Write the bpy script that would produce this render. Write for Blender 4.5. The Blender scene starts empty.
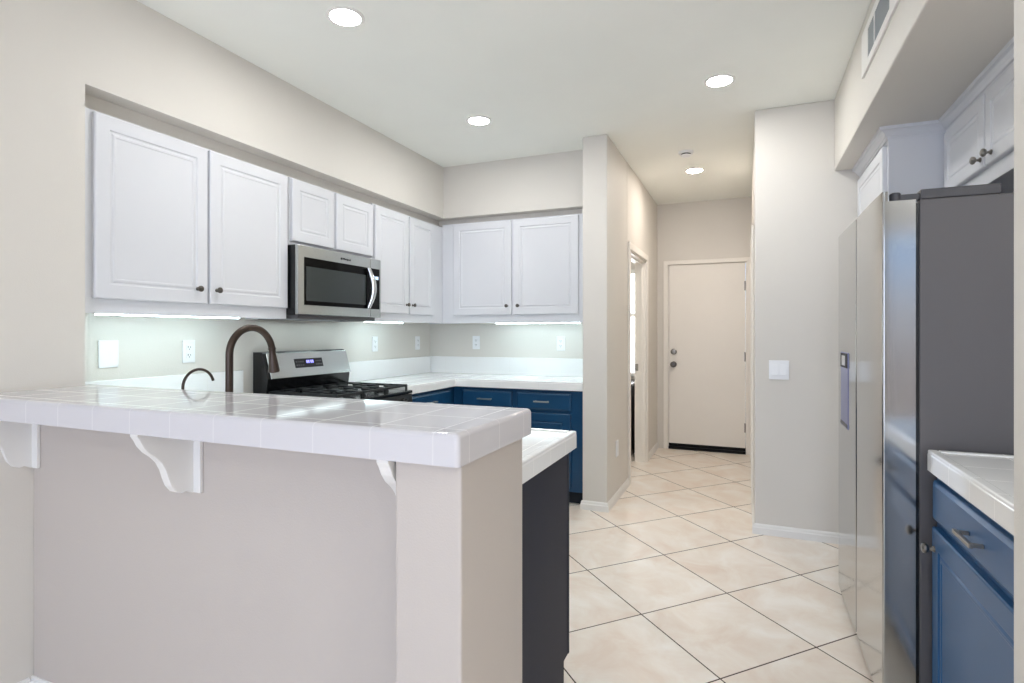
import bpy, bmesh, math
from mathutils import Vector, Matrix

scene = bpy.context.scene
COL = scene.collection
PI = math.pi

# ------------------------------------------------------------------ camera
cam_d = bpy.data.cameras.new('camera')
cam = bpy.data.objects.new('camera', cam_d)
COL.objects.link(cam)
cam.location = (0, 0, 1.30)
cam.rotation_euler = (PI / 2, 0, math.atan2(235, 566))
cam_d.sensor_width = 36
cam_d.lens = 36 * 566 / 1024
cam_d.shift_y = -9 / 1024
cam_d.clip_start = 0.02
scene.camera = cam

# ------------------------------------------------------------------ view, world, daylight
vs = scene.view_settings
vs.view_transform = 'Standard'
vs.look = 'None'
vs.gamma = 1
vs.use_curve_mapping = False
vs.exposure = 1.18
scene.cycles.use_denoising = True
scene.cycles.max_bounces = 10
scene.cycles.diffuse_bounces = 6
scene.cycles.sample_clamp_indirect = 6

world = bpy.data.worlds.new('sky')
scene.world = world
world.use_nodes = True
wn = world.node_tree.nodes
wl = world.node_tree.links
tc = wn.new('ShaderNodeTexCoord')
sx = wn.new('ShaderNodeSeparateXYZ')
wl.new(tc.outputs['Generated'], sx.inputs[0])
cr = wn.new('ShaderNodeValToRGB')
cr.color_ramp.elements[0].position = 0.0
cr.color_ramp.elements[0].color = (0.20, 0.18, 0.19, 1)      # shaded ground and fence outside
cr.color_ramp.elements[1].position = 0.62
cr.color_ramp.elements[1].color = (0.20, 0.36, 0.66, 1)
for p_, c_ in ((0.47, (0.24, 0.22, 0.23, 1)), (0.52, (0.34, 0.36, 0.42, 1)), (0.56, (0.28, 0.42, 0.66, 1))):
    e_ = cr.color_ramp.elements.new(p_)
    e_.color = c_
mr_ = wn.new('ShaderNodeMapRange')
mr_.inputs['From Min'].default_value = -1
wl.new(sx.outputs[2], mr_.inputs['Value'])
wl.new(mr_.outputs[0], cr.inputs[0])
wl.new(cr.outputs[0], wn['Background'].inputs['Color'])
wn['Background'].inputs['Strength'].default_value = 1.0


def area_light(name, loc, rot, sx, sy, power, color):
    d = bpy.data.lights.new(name, 'AREA')
    d.shape = 'RECTANGLE'
    d.size, d.size_y = sx, sy
    d.energy = power
    d.color = color
    o = bpy.data.objects.new(name, d)
    COL.objects.link(o)
    o.location = loc
    o.rotation_euler = rot
    return o


# daylight entering through the big windows of the room behind the camera
area_light('window_daylight', (-0.45, -3.55, 1.30), (PI / 2, 0, 0), 2.4, 2.3, 44, (0.70, 0.79, 1.0))
LAMP = 98.0      # radiance of the ceiling downlights
UNDER = 11.5      # radiance of the under-cabinet light bars


# ------------------------------------------------------------------ materials
def srgb(r, g, b):
    def c(v):
        v /= 255.0
        return v / 12.92 if v <= 0.04045 else ((v + 0.055) / 1.055) ** 2.4
    return (c(r), c(g), c(b), 1)


def new_mat(name):
    m = bpy.data.materials.new(name)
    m.use_nodes = True
    return m, m.node_tree.nodes, m.node_tree.links, m.node_tree.nodes['Principled BSDF']


def paint(name, col, rough=0.5, metal=0.0, spec=0.5, noise=0.0, nscale=150, coat=0.0, tint=0.02):
    m, n, l, b = new_mat(name)
    b.inputs['Roughness'].default_value = rough
    b.inputs['Metallic'].default_value = metal
    b.inputs['Specular IOR Level'].default_value = spec
    b.inputs['Coat Weight'].default_value = coat
    b.inputs['Coat Roughness'].default_value = 0.1
    geo = n.new('ShaderNodeNewGeometry')
    nz = n.new('ShaderNodeTexNoise')
    nz.inputs['Scale'].default_value = 3.0
    l.new(geo.outputs['Position'], nz.inputs['Vector'])
    mx = n.new('ShaderNodeMix')
    mx.data_type = 'RGBA'
    mx.inputs[6].default_value = tuple(c * (1 - tint) for c in col[:3]) + (1,)
    mx.inputs[7].default_value = tuple(min(1, c * (1 + tint)) for c in col[:3]) + (1,)
    l.new(nz.outputs['Fac'], mx.inputs[0])
    l.new(mx.outputs[2], b.inputs['Base Color'])
    if noise > 0:
        n2 = n.new('ShaderNodeTexNoise')
        n2.inputs['Scale'].default_value = nscale
        n2.inputs['Detail'].default_value = 3
        l.new(geo.outputs['Position'], n2.inputs['Vector'])
        bp = n.new('ShaderNodeBump')
        bp.inputs['Strength'].default_value = noise
        bp.inputs['Distance'].default_value = 0.002
        l.new(n2.outputs['Fac'], bp.inputs['Height'])
        l.new(bp.outputs['Normal'], b.inputs['Normal'])
    return m


def brushed(name, col, rough=0.25, axis=2, amount=0.12):
    """brushed steel: fine streaks along one axis"""
    m, n, l, b = new_mat(name)
    b.inputs['Metallic'].default_value = 1.0
    b.inputs['Base Color'].default_value = col
    geo = n.new('ShaderNodeNewGeometry')
    mp = n.new('ShaderNodeMapping')
    sc = [400, 400, 400]
    sc[axis] = 6
    mp.inputs['Scale'].default_value = sc
    l.new(geo.outputs['Position'], mp.inputs['Vector'])
    nz = n.new('ShaderNodeTexNoise')
    nz.inputs['Scale'].default_value = 1.0
    l.new(mp.outputs['Vector'], nz.inputs['Vector'])
    mr = n.new('ShaderNodeMapRange')
    mr.inputs['To Min'].default_value = rough - amount / 2
    mr.inputs['To Max'].default_value = rough + amount / 2
    l.new(nz.outputs['Fac'], mr.inputs['Value'])
    l.new(mr.outputs['Result'], b.inputs['Roughness'])
    return m


def glow(name, col, strength):
    m, n, l, b = new_mat(name)
    b.inputs['Base Color'].default_value = (0.9, 0.9, 0.9, 1)
    b.inputs['Emission Color'].default_value = col
    b.inputs['Emission Strength'].default_value = strength
    return m


def _m(n, l, op, a, b_=None):
    x = n.new('ShaderNodeMath')
    x.operation = op
    for i, v in enumerate((a, b_)):
        if v is None:
            continue
        if isinstance(v, (int, float)):
            x.inputs[i].default_value = v
        else:
            l.new(v, x.inputs[i])
    return x.outputs[0]


def line_mask(n, l, val, pitch, off, width):
    t = _m(n, l, 'DIVIDE', _m(n, l, 'SUBTRACT', val, off), pitch)
    t = _m(n, l, 'FRACT', _m(n, l, 'ADD', t, 100.5))
    t = _m(n, l, 'ABSOLUTE', _m(n, l, 'SUBTRACT', t, 0.5))
    return _m(n, l, 'LESS_THAN', t, width / 2 / pitch)


def tile(name, base, grout, px, ox, py, oy, pz=None, oz=0, width=0.0032, rough=0.08):
    m, n, l, b = new_mat(name)
    geo = n.new('ShaderNodeNewGeometry')
    sp = n.new('ShaderNodeSeparateXYZ')
    l.new(geo.outputs['Position'], sp.inputs[0])
    masks = []
    if px:
        masks.append(line_mask(n, l, sp.outputs[0], px, ox, width))
    if py:
        masks.append(line_mask(n, l, sp.outputs[1], py, oy, width))
    if pz:
        masks.append(line_mask(n, l, sp.outputs[2], pz, oz, width))
    k = masks[0]
    for q in masks[1:]:
        k = _m(n, l, 'MAXIMUM', k, q)
    mx = n.new('ShaderNodeMix')
    mx.data_type = 'RGBA'
    mx.inputs[6].default_value = base
    mx.inputs[7].default_value = grout
    l.new(k, mx.inputs[0])
    l.new(mx.outputs[2], b.inputs['Base Color'])
    mr = n.new('ShaderNodeMapRange')
    mr.inputs['To Min'].default_value = rough
    mr.inputs['To Max'].default_value = 0.8
    l.new(k, mr.inputs['Value'])
    l.new(mr.outputs['Result'], b.inputs['Roughness'])
    nz = n.new('ShaderNodeTexNoise')
    nz.inputs['Scale'].default_value = 9
    l.new(geo.outputs['Position'], nz.inputs['Vector'])
    h = _m(n, l, 'ADD', _m(n, l, 'MULTIPLY', k, -0.6), _m(n, l, 'MULTIPLY', nz.outputs['Fac'], 0.35))
    bp = n.new('ShaderNodeBump')
    bp.inputs['Strength'].default_value = 0.25
    bp.inputs['Distance'].default_value = 0.002
    l.new(h, bp.inputs['Height'])
    l.new(bp.outputs['Normal'], b.inputs['Normal'])
    return m


def floor_material():
    m, n, l, b = new_mat('diagonal_beige_tile')
    geo = n.new('ShaderNodeNewGeometry')
    sp = n.new('ShaderNodeSeparateXYZ')
    l.new(geo.outputs['Position'], sp.inputs[0])
    a = _m(n, l, 'DIVIDE', sp.outputs[0], 0.714)
    c = _m(n, l, 'DIVIDE', sp.outputs[1], 0.7565)
    u = _m(n, l, 'ADD', a, c)
    v = _m(n, l, 'SUBTRACT', a, c)
    w = 0.0115
    k = _m(n, l, 'MAXIMUM', line_mask(n, l, u, 1, 0.860, w), line_mask(n, l, v, 1, 0.880, w))
    # one random tone per tile
    iu = _m(n, l, 'FLOOR', _m(n, l, 'SUBTRACT', u, 0.860))
    iv = _m(n, l, 'FLOOR', _m(n, l, 'SUBTRACT', v, 0.880))
    cb = n.new('ShaderNodeCombineXYZ')
    l.new(iu, cb.inputs[0])
    l.new(iv, cb.inputs[1])
    wn_ = n.new('ShaderNodeTexWhiteNoise')
    wn_.noise_dimensions = '3D'
    l.new(cb.outputs[0], wn_.inputs['Vector'])
    add = n.new('ShaderNodeVectorMath')
    add.operation = 'ADD'
    l.new(geo.outputs['Position'], add.inputs[0])
    sc = n.new('ShaderNodeVectorMath')
    sc.operation = 'SCALE'
    sc.inputs['Scale'].default_value = 7.0
    l.new(wn_.outputs['Color'], sc.inputs[0])
    l.new(sc.outputs[0], add.inputs[1])
    nz = n.new('ShaderNodeTexNoise')
    nz.inputs['Scale'].default_value = 4.5
    nz.inputs['Detail'].default_value = 7
    nz.inputs['Roughness'].default_value = 0.62
    nz.inputs['Distortion'].default_value = 0.6
    l.new(add.outputs[0], nz.inputs['Vector'])
    ramp = n.new('ShaderNodeValToRGB')
    ramp.color_ramp.elements[0].position = 0.32
    ramp.color_ramp.elements[0].color = srgb(230, 214, 199)
    ramp.color_ramp.elements[1].position = 0.68
    ramp.color_ramp.elements[1].color = srgb(245, 239, 231)
    e = ramp.color_ramp.elements.new(0.5)
    e.color = srgb(238, 228, 216)
    l.new(nz.outputs['Fac'], ramp.inputs[0])
    mx = n.new('ShaderNodeMix')
    mx.data_type = 'RGBA'
    l.new(k, mx.inputs[0])
    l.new(ramp.outputs[0], mx.inputs[6])
    mx.inputs[7].default_value = srgb(72, 56, 44)
    l.new(mx.outputs[2], b.inputs['Base Color'])
    mr = n.new('ShaderNodeMapRange')
    mr.inputs['To Min'].default_value = 0.34
    mr.inputs['To Max'].default_value = 0.9
    l.new(k, mr.inputs['Value'])
    l.new(mr.outputs['Result'], b.inputs['Roughness'])
    bp = n.new('ShaderNodeBump')
    bp.inputs['Strength'].default_value = 0.3
    bp.inputs['Distance'].default_value = 0.003
    h = _m(n, l, 'SUBTRACT', _m(n, l, 'MULTIPLY', nz.outputs['Fac'], 0.3), k)
    l.new(h, bp.inputs['Height'])
    l.new(bp.outputs['Normal'], b.inputs['Normal'])
    return m


def pane_material():
    m, n, l, b = new_mat('window_glass')
    t = n.new('ShaderNodeBsdfTransparent')
    g = n.new('ShaderNodeBsdfGlossy')
    g.inputs['Roughness'].default_value = 0.02
    mx = n.new('ShaderNodeMixShader')
    mx.inputs[0].default_value = 0.06
    l.new(t.outputs[0], mx.inputs[1])
    l.new(g.outputs[0], mx.inputs[2])
    l.new(mx.outputs[0], n['Material Output'].inputs['Surface'])
    return m


M = dict(
    wall=paint('warm_white_wall', srgb(219, 215, 208), 0.55, noise=0.25, nscale=220, spec=0.35),
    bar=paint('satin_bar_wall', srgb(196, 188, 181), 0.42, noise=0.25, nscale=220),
    ceil=paint('ceiling_paint', srgb(247, 249, 244), 0.8, noise=0.15, nscale=160, spec=0.2),
    trim=paint('white_trim', srgb(236, 235, 232), 0.35),
    door=paint('door_paint', srgb(238, 234, 227), 0.45),
    cab=paint('white_cabinet_paint', srgb(219, 221, 226), 0.33),
    blue=paint('navy_cabinet_paint', srgb(22, 70, 108), 0.30),
    blue2=paint('slate_blue_cabinet_paint', srgb(40, 86, 130), 0.32, spec=0.3),
    char=paint('charcoal_panel_paint', srgb(20, 27, 48), 0.55, spec=0.35),
    kick=paint('dark_toe_kick', srgb(24, 34, 46), 0.6),
    plate=paint('white_plastic', srgb(238, 240, 242), 0.3),
    slot=paint('outlet_slot', srgb(90, 90, 92), 0.5),
    black=paint('black_enamel', srgb(16, 17, 19), 0.2),
    iron=paint('cast_iron', srgb(26, 28, 30), 0.45),
    glass=paint('dark_oven_glass', srgb(70, 74, 76), 0.08, coat=1.0),
    nickel=paint('brushed_nickel', srgb(150, 146, 140), 0.32, metal=1.0),
    knobdk=paint('pewter_knob', srgb(98, 94, 90), 0.35, metal=0.9),
    chrome=paint('chrome', srgb(225, 226, 228), 0.12, metal=1.0),
    bronze=paint('oil_rubbed_bronze', srgb(74, 64, 58), 0.3, metal=0.8),
    steel=brushed('stainless_steel', srgb(190, 193, 190), 0.24, axis=1),
    fsteel=brushed('fridge_stainless_steel', srgb(180, 180, 178), 0.13, axis=2, amount=0.05),
    gray=paint('fridge_side_grey', srgb(94, 92, 94), 0.42),
    hinge=paint('fridge_hinge_plastic', srgb(70, 70, 74), 0.4),
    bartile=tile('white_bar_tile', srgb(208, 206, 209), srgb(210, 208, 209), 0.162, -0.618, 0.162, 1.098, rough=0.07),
    ctile=tile('white_counter_tile', srgb(244, 245, 245), srgb(236, 236, 234), 0.162, -0.66, 0.162, 1.93, rough=0.09),
    rtile=tile('white_side_counter_tile', srgb(238, 239, 239), srgb(226, 226, 225), 0.162, 0.562, 0.162, 2.13, rough=0.1),
    floor=floor_material(),
    pane=pane_material(),
    lamp=glow('downlight_glow', (0.98, 0.975, 0.955, 1), LAMP),
    lamp_fill=glow('rear_fill_glow', (1.0, 0.98, 0.95, 1), LAMP * 2.6),  # added fill behind the camera, brightens the right-hand side
    lamp_hall=glow('hall_downlight_glow', (1.0, 0.90, 0.82, 1), LAMP * 1.1),
    under=glow('light_bar_glow', (0.74, 0.96, 1.0, 1), UNDER),
    range_fill=glow('range_fill_glow', (0.80, 0.98, 1.0, 1), 1.6),  # added fill glow under the microwave
    blackm=paint('black_glass', srgb(7, 6, 6), 0.15, spec=0.12),
    mglass=paint('microwave_window', srgb(52, 58, 58), 0.10, spec=0.4),
    louver=paint('shaded_white_louver', srgb(158, 163, 164), 0.5),  # white blades greyed, their shade is put into the colour
    blueled=glow('display_digits', (0.12, 0.10, 1.0, 1), 0.9),
    cyanled=glow('microwave_digits', (0.3, 0.6, 1.0, 1), 0.6),
    pull=paint('polished_pull_metal', srgb(222, 220, 214), 0.3, metal=1.0),
    dark=paint('dark_metal', srgb(20, 20, 20), 0.5, spec=0.2),
)


# ------------------------------------------------------------------ mesh builder
class MB:
    def __init__(self):
        self.bm = bmesh.new()

    def box(self, x0, x1, y0, y1, z0, z1, bevel=0.0, seg=2):
        tmp = bmesh.new()
        bmesh.ops.create_cube(tmp, size=1)
        for v in tmp.verts:
            v.co = Vector((x0 if v.co.x < 0 else x1, y0 if v.co.y < 0 else y1, z0 if v.co.z < 0 else z1))
        if bevel > 0:
            bmesh.ops.bevel(tmp, geom=list(tmp.edges), offset=bevel, segments=seg, affect='EDGES', profile=0.5)
        self._add(tmp)
        return self

    def _add(self, tmp, mat=None):
        me = bpy.data.meshes.new('tmp')
        bmesh.ops.recalc_face_normals(tmp, faces=list(tmp.faces))
        tmp.to_mesh(me)
        tmp.free()
        if mat is not None:
            me.transform(mat)
        self.bm.from_mesh(me)
        bpy.data.meshes.remove(me)

    def prism(self, pts, a, b, axis='z', bevel=0.0, seg=2, only=None):
        """polygon pts extruded from a to b along axis; pts are the two other coordinates in x,y,z order"""
        tmp = bmesh.new()

        def mk(p, t):
            if axis == 'z':
                return (p[0], p[1], t)
            if axis == 'y':
                return (p[0], t, p[1])
            return (t, p[0], p[1])
        A = [tmp.verts.new(mk(p, a)) for p in pts]
        B = [tmp.verts.new(mk(p, b)) for p in pts]
        tmp.faces.new(A)
        tmp.faces.new(B)
        for i in range(len(pts)):
            j = (i + 1) % len(pts)
            tmp.faces.new((A[i], A[j], B[j], B[i]))
        bmesh.ops.recalc_face_normals(tmp, faces=list(tmp.faces))
        if bevel > 0:
            ed = [e for e in tmp.edges if e.calc_face_angle(0) > 0.5]
            if only == 'top':
                ed = [e for e in ed if max(v.co.z for v in e.verts) > min(a, b) + 1e-5]
            bmesh.ops.bevel(tmp, geom=ed, offset=bevel, segments=seg, affect='EDGES', profile=0.5)
        self._add(tmp)
        return self

    def lathe(self, prof, origin=(0, 0, 0), direction=(0, 0, 1), n=24):
        """prof: (radius, height) pairs revolved round direction"""
        tmp = bmesh.new()
        rings = []
        for r, h in prof:
            if r < 1e-6:
                rings.append([tmp.verts.new((0, 0, h))])
            else:
                rings.append([tmp.verts.new((r * math.cos(2 * PI * i / n), r * math.sin(2 * PI * i / n), h)) for i in range(n)])
        for a, b in zip(rings, rings[1:]):
            if len(a) == 1 and len(b) == 1:
                continue
            for i in range(n):
                j = (i + 1) % n
                if len(a) == 1:
                    tmp.faces.new((a[0], b[i], b[j]))
                elif len(b) == 1:
                    tmp.faces.new((a[i], a[j], b[0]))
                else:
                    tmp.faces.new((a[i], a[j], b[j], b[i]))
        q = Vector((0, 0, 1)).rotation_difference(Vector(direction).normalized())
        self._add(tmp, Matrix.Translation(origin) @ q.to_matrix().to_4x4())
        return self

    def tube(self, pts, rad, n=14):
        """round tube along a polyline, rad a number or one radius per point"""
        pts = [Vector(p) for p in pts]
        rr = rad if isinstance(rad, (list, tuple)) else [rad] * len(pts)
        tmp = bmesh.new()
        up = None
        rings = []
        for i, p in enumerate(pts):
            t = (pts[min(i + 1, len(pts) - 1)] - pts[max(i - 1, 0)]).normalized()
            if up is None:
                up = t.orthogonal().normalized()
            up = (up - t * up.dot(t)).normalized()
            s = t.cross(up)
            rings.append([tmp.verts.new(p + (up * math.cos(2 * PI * k / n) + s * math.sin(2 * PI * k / n)) * rr[i]) for k in range(n)])
        for a, b in zip(rings, rings[1:]):
            for k in range(n):
                j = (k + 1) % n
                tmp.faces.new((a[k], a[j], b[j], b[k]))
        tmp.faces.new(rings[0])
        tmp.faces.new(rings[-1])
        self._add(tmp)
        return self

    def grid_rings(self, rings):
        """nested 4-corner rings (lists of xyz) joined into one moulded face, last one capped"""
        tmp = bmesh.new()
        vr = [[tmp.verts.new(p) for p in r] for r in rings]
        for a, b in zip(vr, vr[1:]):
            for k in range(4):
                j = (k + 1) % 4
                tmp.faces.new((a[k], a[j], b[j], b[k]))
        tmp.faces.new(vr[-1])
        tmp.faces.new(vr[0])
        self._add(tmp)
        return self

    def build(self, name, mat, parent=None, smooth=False, bevel=0.0, loc=None):
        me = bpy.data.meshes.new(name)
        self.bm.to_mesh(me)
        self.bm.free()
        me.materials.append(mat)
        if smooth:
            for p in me.polygons:
                p.use_smooth = True
            me.set_sharp_from_angle(angle=math.radians(40))
        o = bpy.data.objects.new(name, me)
        COL.objects.link(o)
        if parent is not None:
            o.parent = parent
        if loc is not None:
            o.location = loc
        if smooth and name != 'neck':
            wn2 = o.modifiers.new('weighted_normal', 'WEIGHTED_NORMAL')
            wn2.keep_sharp = True
            wn2.weight = 80
        if bevel > 0:
            md = o.modifiers.new('bevel', 'BEVEL')
            md.width = bevel
            md.segments = 2
            md.limit_method = 'ANGLE'
        return o


def tag(o, label=None, cat=None, group=None, kind=None):
    if label:
        o['label'] = label
    if cat:
        o['category'] = cat
    if group:
        o['group'] = group
    if kind:
        o['kind'] = kind
    return o


def thing(name, label, cat, loc=(0, 0, 0), rotz=0.0, group=None):
    o = bpy.data.objects.new(name, None)
    o.empty_display_size = 0.1
    COL.objects.link(o)
    o.location = loc
    o.rotation_euler = (0, 0, rotz)
    return tag(o, label, cat, group)


def struct(name, mb, mat, label=None, **kw):
    o = mb.build(name, mat, **kw)
    return tag(o, label, None, None, 'structure')


# ------------------------------------------------------------------ room shell
H = 2.74
SB = 2.295          # underside of the soffits
LX = -2.445         # left wall / left soffit face
NX = -2.78          # niche wall behind the left cabinets
BY = 4.33           # back soffit face
NY = 4.665          # niche wall behind the back cabinets
HX0, HX1, HY = -0.935, 0.045, 6.53     # hallway
PY = 4.05           # end of the pillar
RY = 3.99           # wall beside the fridge
SX = 0.497          # right soffit face
RX = 1.18           # right wall
REAR = -3.3

struct('floor', MB().box(-2.95, 3.3, REAR - 0.1, HY + 0.15, -0.1, 0.0), M['floor'])
struct('ceiling', MB().box(-2.95, 3.3, REAR - 0.1, HY + 0.15, H, H + 0.1), M['ceil'])

w = MB()
w.box(-2.9, LX, REAR, 1.436, 0, H)
struct('wall_left', w, M['wall'])
struct('wall_left_niche', MB().box(-2.9, NX, 1.436, NY + 0.12, 0, H), M['wall'])
struct('wall_left_soffit', MB().box(NX, LX, 1.436, NY, SB, H), M['wall'])

w = MB()
w.box(NX, -1.12, NY, NY + 0.12, 0, H)
struct('wall_back', w, M['wall'])
struct('wall_back_soffit', MB().box(LX, -1.12, BY, NY, SB, H), M['wall'])

w = MB()
w.box(-1.12, HX0, PY, NY + 0.12, 0, H, bevel=0.008)
struct('wall_pillar', w, M['wall'])
w = MB()
w.box(-1.045, HX0, NY + 0.12, 4.88, 0, H)
w.box(-1.045, HX0, 5.76, HY, 0, H)
w.box(-1.045, HX0, 4.88, 5.76, 2.015, H)
struct('wall_hall_left', w, M['wall'])
w = MB()
w.box(-2.0, -0.85, HY, HY + 0.12, 0, H)
w.box(0.03, 0.3, HY, HY + 0.12, 0, H)
w.box(-0.85, 0.03, HY, HY + 0.12, 2.085, H)
struct('wall_hall_end', w, M['wall'])
w = MB()
w.box(HX1, HX1 + 0.12, RY + 0.12, HY, 0, H)
struct('wall_hall_right', w, M['wall'])
struct('wall_fridge_side', MB().box(HX1, 1.3, RY, RY + 0.12, 0, H, bevel=0.008), M['wall'])
w = MB()
w.box(RX, 1.3, 1.447, RY, 0, SB)
struct('wall_right', w, M['wall'])
struct('wall_right_soffit', MB().box(SX, 1.3, 1.447, RY, SB, H, bevel=0.006), M['wall'])
struct('wall_near_column', MB().box(SX, 0.575, 1.325, 1.446, 0, 2.294, bevel=0.004), M['wall'])
struct('wall_near_low', MB().box(0.576, 3.2, 1.325, 1.446, 0, 0.86), M['wall'])
struct('wall_near_header', MB().box(SX, 3.2, 1.325, 1.447, SB, H), M['wall'])
struct('wall_near_right', MB().box(1.18, 3.2, 1.325, 1.446, 0.86, SB), M['wall'])

# the side room behind the left doorway of the hall
w = MB()
w.box(-2.0, -1.9, 4.785, HY, 0, H)
w.box(-1.9, -1.045, 4.785, 4.82, 0, H)
struct('wall_laundry', w, M['wall'])

# bar wall: long wall under the bar top with a return at its right-hand end
w = MB()
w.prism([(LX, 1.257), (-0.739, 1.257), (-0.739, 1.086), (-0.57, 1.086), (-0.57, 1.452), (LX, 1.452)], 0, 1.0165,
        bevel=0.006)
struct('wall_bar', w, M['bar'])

# room behind the camera with its windows
w = MB()
w.box(LX, -1.7, REAR - 0.12, REAR, 0, H)
w.box(0.8, 1.15, REAR - 0.12, REAR, 0.12, 2.5)
w.box(2.9, 3.2, REAR - 0.12, REAR, 0, H)
w.box(-1.7, 2.9, REAR - 0.12, REAR, 2.5, H)
w.box(-1.7, 2.9, REAR - 0.12, REAR, 0, 0.12)
struct('wall_rear', w, M['wall'])
w = MB()
w.box(3.1, 3.2, REAR, 1.325, 0, H)
struct('wall_rear_right', w, M['wall'])


def window(name, axis, a0, a1, z0, z1, c):
    f = MB()
    n = 2
    ww = (a1 - a0) / n

    def bx(p0, p1, q0, q1):
        if axis == 'x':
            f.box(p0, p1, c - 0.03, c + 0.03, q0, q1)
        else:
            f.box(c - 0.03, c + 0.03, p0, p1, q0, q1)
    bx(a0, a1, z0, z0 + 0.05)
    bx(a0, a1, z1 - 0.05, z1)
    for i in range(n + 1):
        p = a0 + i * ww
        bx(max(a0, p - 0.025), min(a1, p + 0.025), z0 + 0.05, z1 - 0.05)
    root = struct(name, f, M['trim'])
    g = MB()
    if axis == 'x':
        g.box(a0 + 0.02, a1 - 0.02, c - 0.003, c + 0.003, z0 + 0.02, z1 - 0.02)
    else:
        g.box(c - 0.003, c + 0.003, a0 + 0.02, a1 - 0.02, z0 + 0.02, z1 - 0.02)
    tag(g.build('window_pane', M['pane'], root), kind='structure')
    return root


window('window_1', 'x', -1.7, 0.8, 0.12, 2.5, REAR - 0.06)
window('window_3', 'x', 1.15, 2.9, 0.12, 2.5, REAR - 0.06)


# baseboards: profile with a stepped top
def baseboard(name, p0, p1, nrm, h=0.066, t=0.013, mitre0=0.0, mitre1=0.0):
    """runs from p0 to p1 on the wall whose outward normal is nrm"""
    p0, p1, nr = Vector((*p0, 0)), Vector((*p1, 0)), Vector((*nrm, 0))
    d = (p1 - p0).normalized()
    prof = [(0, 0), (t, 0), (t, h * 0.62), (t * 0.72, h * 0.70), (t * 0.66, h * 0.86), (t * 0.3, h), (0, h)]
    bm = bmesh.new()
    A = [bm.verts.new(p0 - d * (mitre0 * q[0]) + nr * q[0] + Vector((0, 0, q[1]))) for q in prof]
    B = [bm.verts.new(p1 + d * (mitre1 * q[0]) + nr * q[0] + Vector((0, 0, q[1]))) for q in prof]
    bm.faces.new(A)
    bm.faces.new(B)
    for i in range(len(prof)):
        j = (i + 1) % len(prof)
        bm.faces.new((A[i], A[j], B[j], B[i]))
    m = MB()
    m._add(bm)
    return struct(name, m, M['trim'])


baseboard('baseboard_left', (LX, REAR), (LX, 1.257 - 0.013), (1, 0), h=0.030)
baseboard('baseboard_bar', (LX, 1.257), (-0.739 - 0.013, 1.257), (0, -1), h=0.030)
baseboard('baseboard_bar_return', (-0.739, 1.257), (-0.739, 1.086), (-1, 0), h=0.030)
baseboard('baseboard_bar_end', (-0.739, 1.086), (-0.57, 1.086), (0, -1), h=0.030)
baseboard('baseboard_pillar', (-1.12, PY), (HX0, PY), (0, -1), mitre0=1, mitre1=1)
baseboard('baseboard_hall_left', (HX0, PY), (HX0, 4.82), (1, 0), mitre0=1)
baseboard('baseboard_hall_far', (HX0, 5.82), (HX0, HY), (1, 0))
baseboard('baseboard_hall_right', (HX1, RY), (HX1, 4.45), (-1, 0), mitre0=1)
baseboard('baseboard_hall_back', (HX1, 5.45), (HX1, HY), (-1, 0))
baseboard('baseboard_fridge_side', (HX1, RY), (0.60, RY), (0, -1), mitre0=1)


# casings
def casing(name, axis, c, out, a0, a1, top, wd=0.06, t=0.016, foot=0.0):
    """U-shaped door casing on the plane (axis = c), from a0 to a1 (outer), out = +1/-1 side it stands out to"""
    f = MB()
    lo, hi = (c, c + out * t) if out > 0 else (c + out * t, c)
    pts = [(a0, foot), (a0, top), (a1, top), (a1, foot), (a1 - wd, foot), (a1 - wd, top - wd), (a0 + wd, top - wd), (a0 + wd, foot)]
    f.prism(pts, lo, hi, axis='x' if axis == 'x' else 'y', bevel=0.004)
    return struct(name, f, M['door'])


casing('trim_1', 'x', HX0, 1, 4.82, 5.82, 2.075)
j = MB()
j.box(-1.045, HX0 - 0.001, 4.88, 4.90, 0, 2.015)
j.box(-1.045, HX0 - 0.001, 5.74, 5.76, 0, 2.015)
j.box(-1.045, HX0 - 0.001, 4.90, 5.74, 1.995, 2.015)
j.box(-0.985, -0.970, 5.725, 5.74, 0, 1.995)
j.box(-0.985, -0.970, 4.90, 5.725, 1.98, 1.995)
jamb = struct('trim_2', j, M['door'])
MB().box(-1.043, -1.010, 5.737, 5.741, 0.915, 0.985).build('strike_plate', M['nickel'], jamb)
casing('trim_3', 'y', HY, -1, -0.865, 0.045, 2.10, wd=0.045)
j = MB()
j.box(-0.85, -0.812, HY, HY + 0.12, 0, 2.085)
j.box(-0.012, 0.03, HY, HY + 0.12, 0, 2.085)
j.box(-0.812, -0.012, HY, HY + 0.12, 2.055, 2.085)
struct('trim_4', j, M['door'])
casing('trim_5', 'x', HX1, -1, 4.45, 5.45, 2.075)

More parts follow.
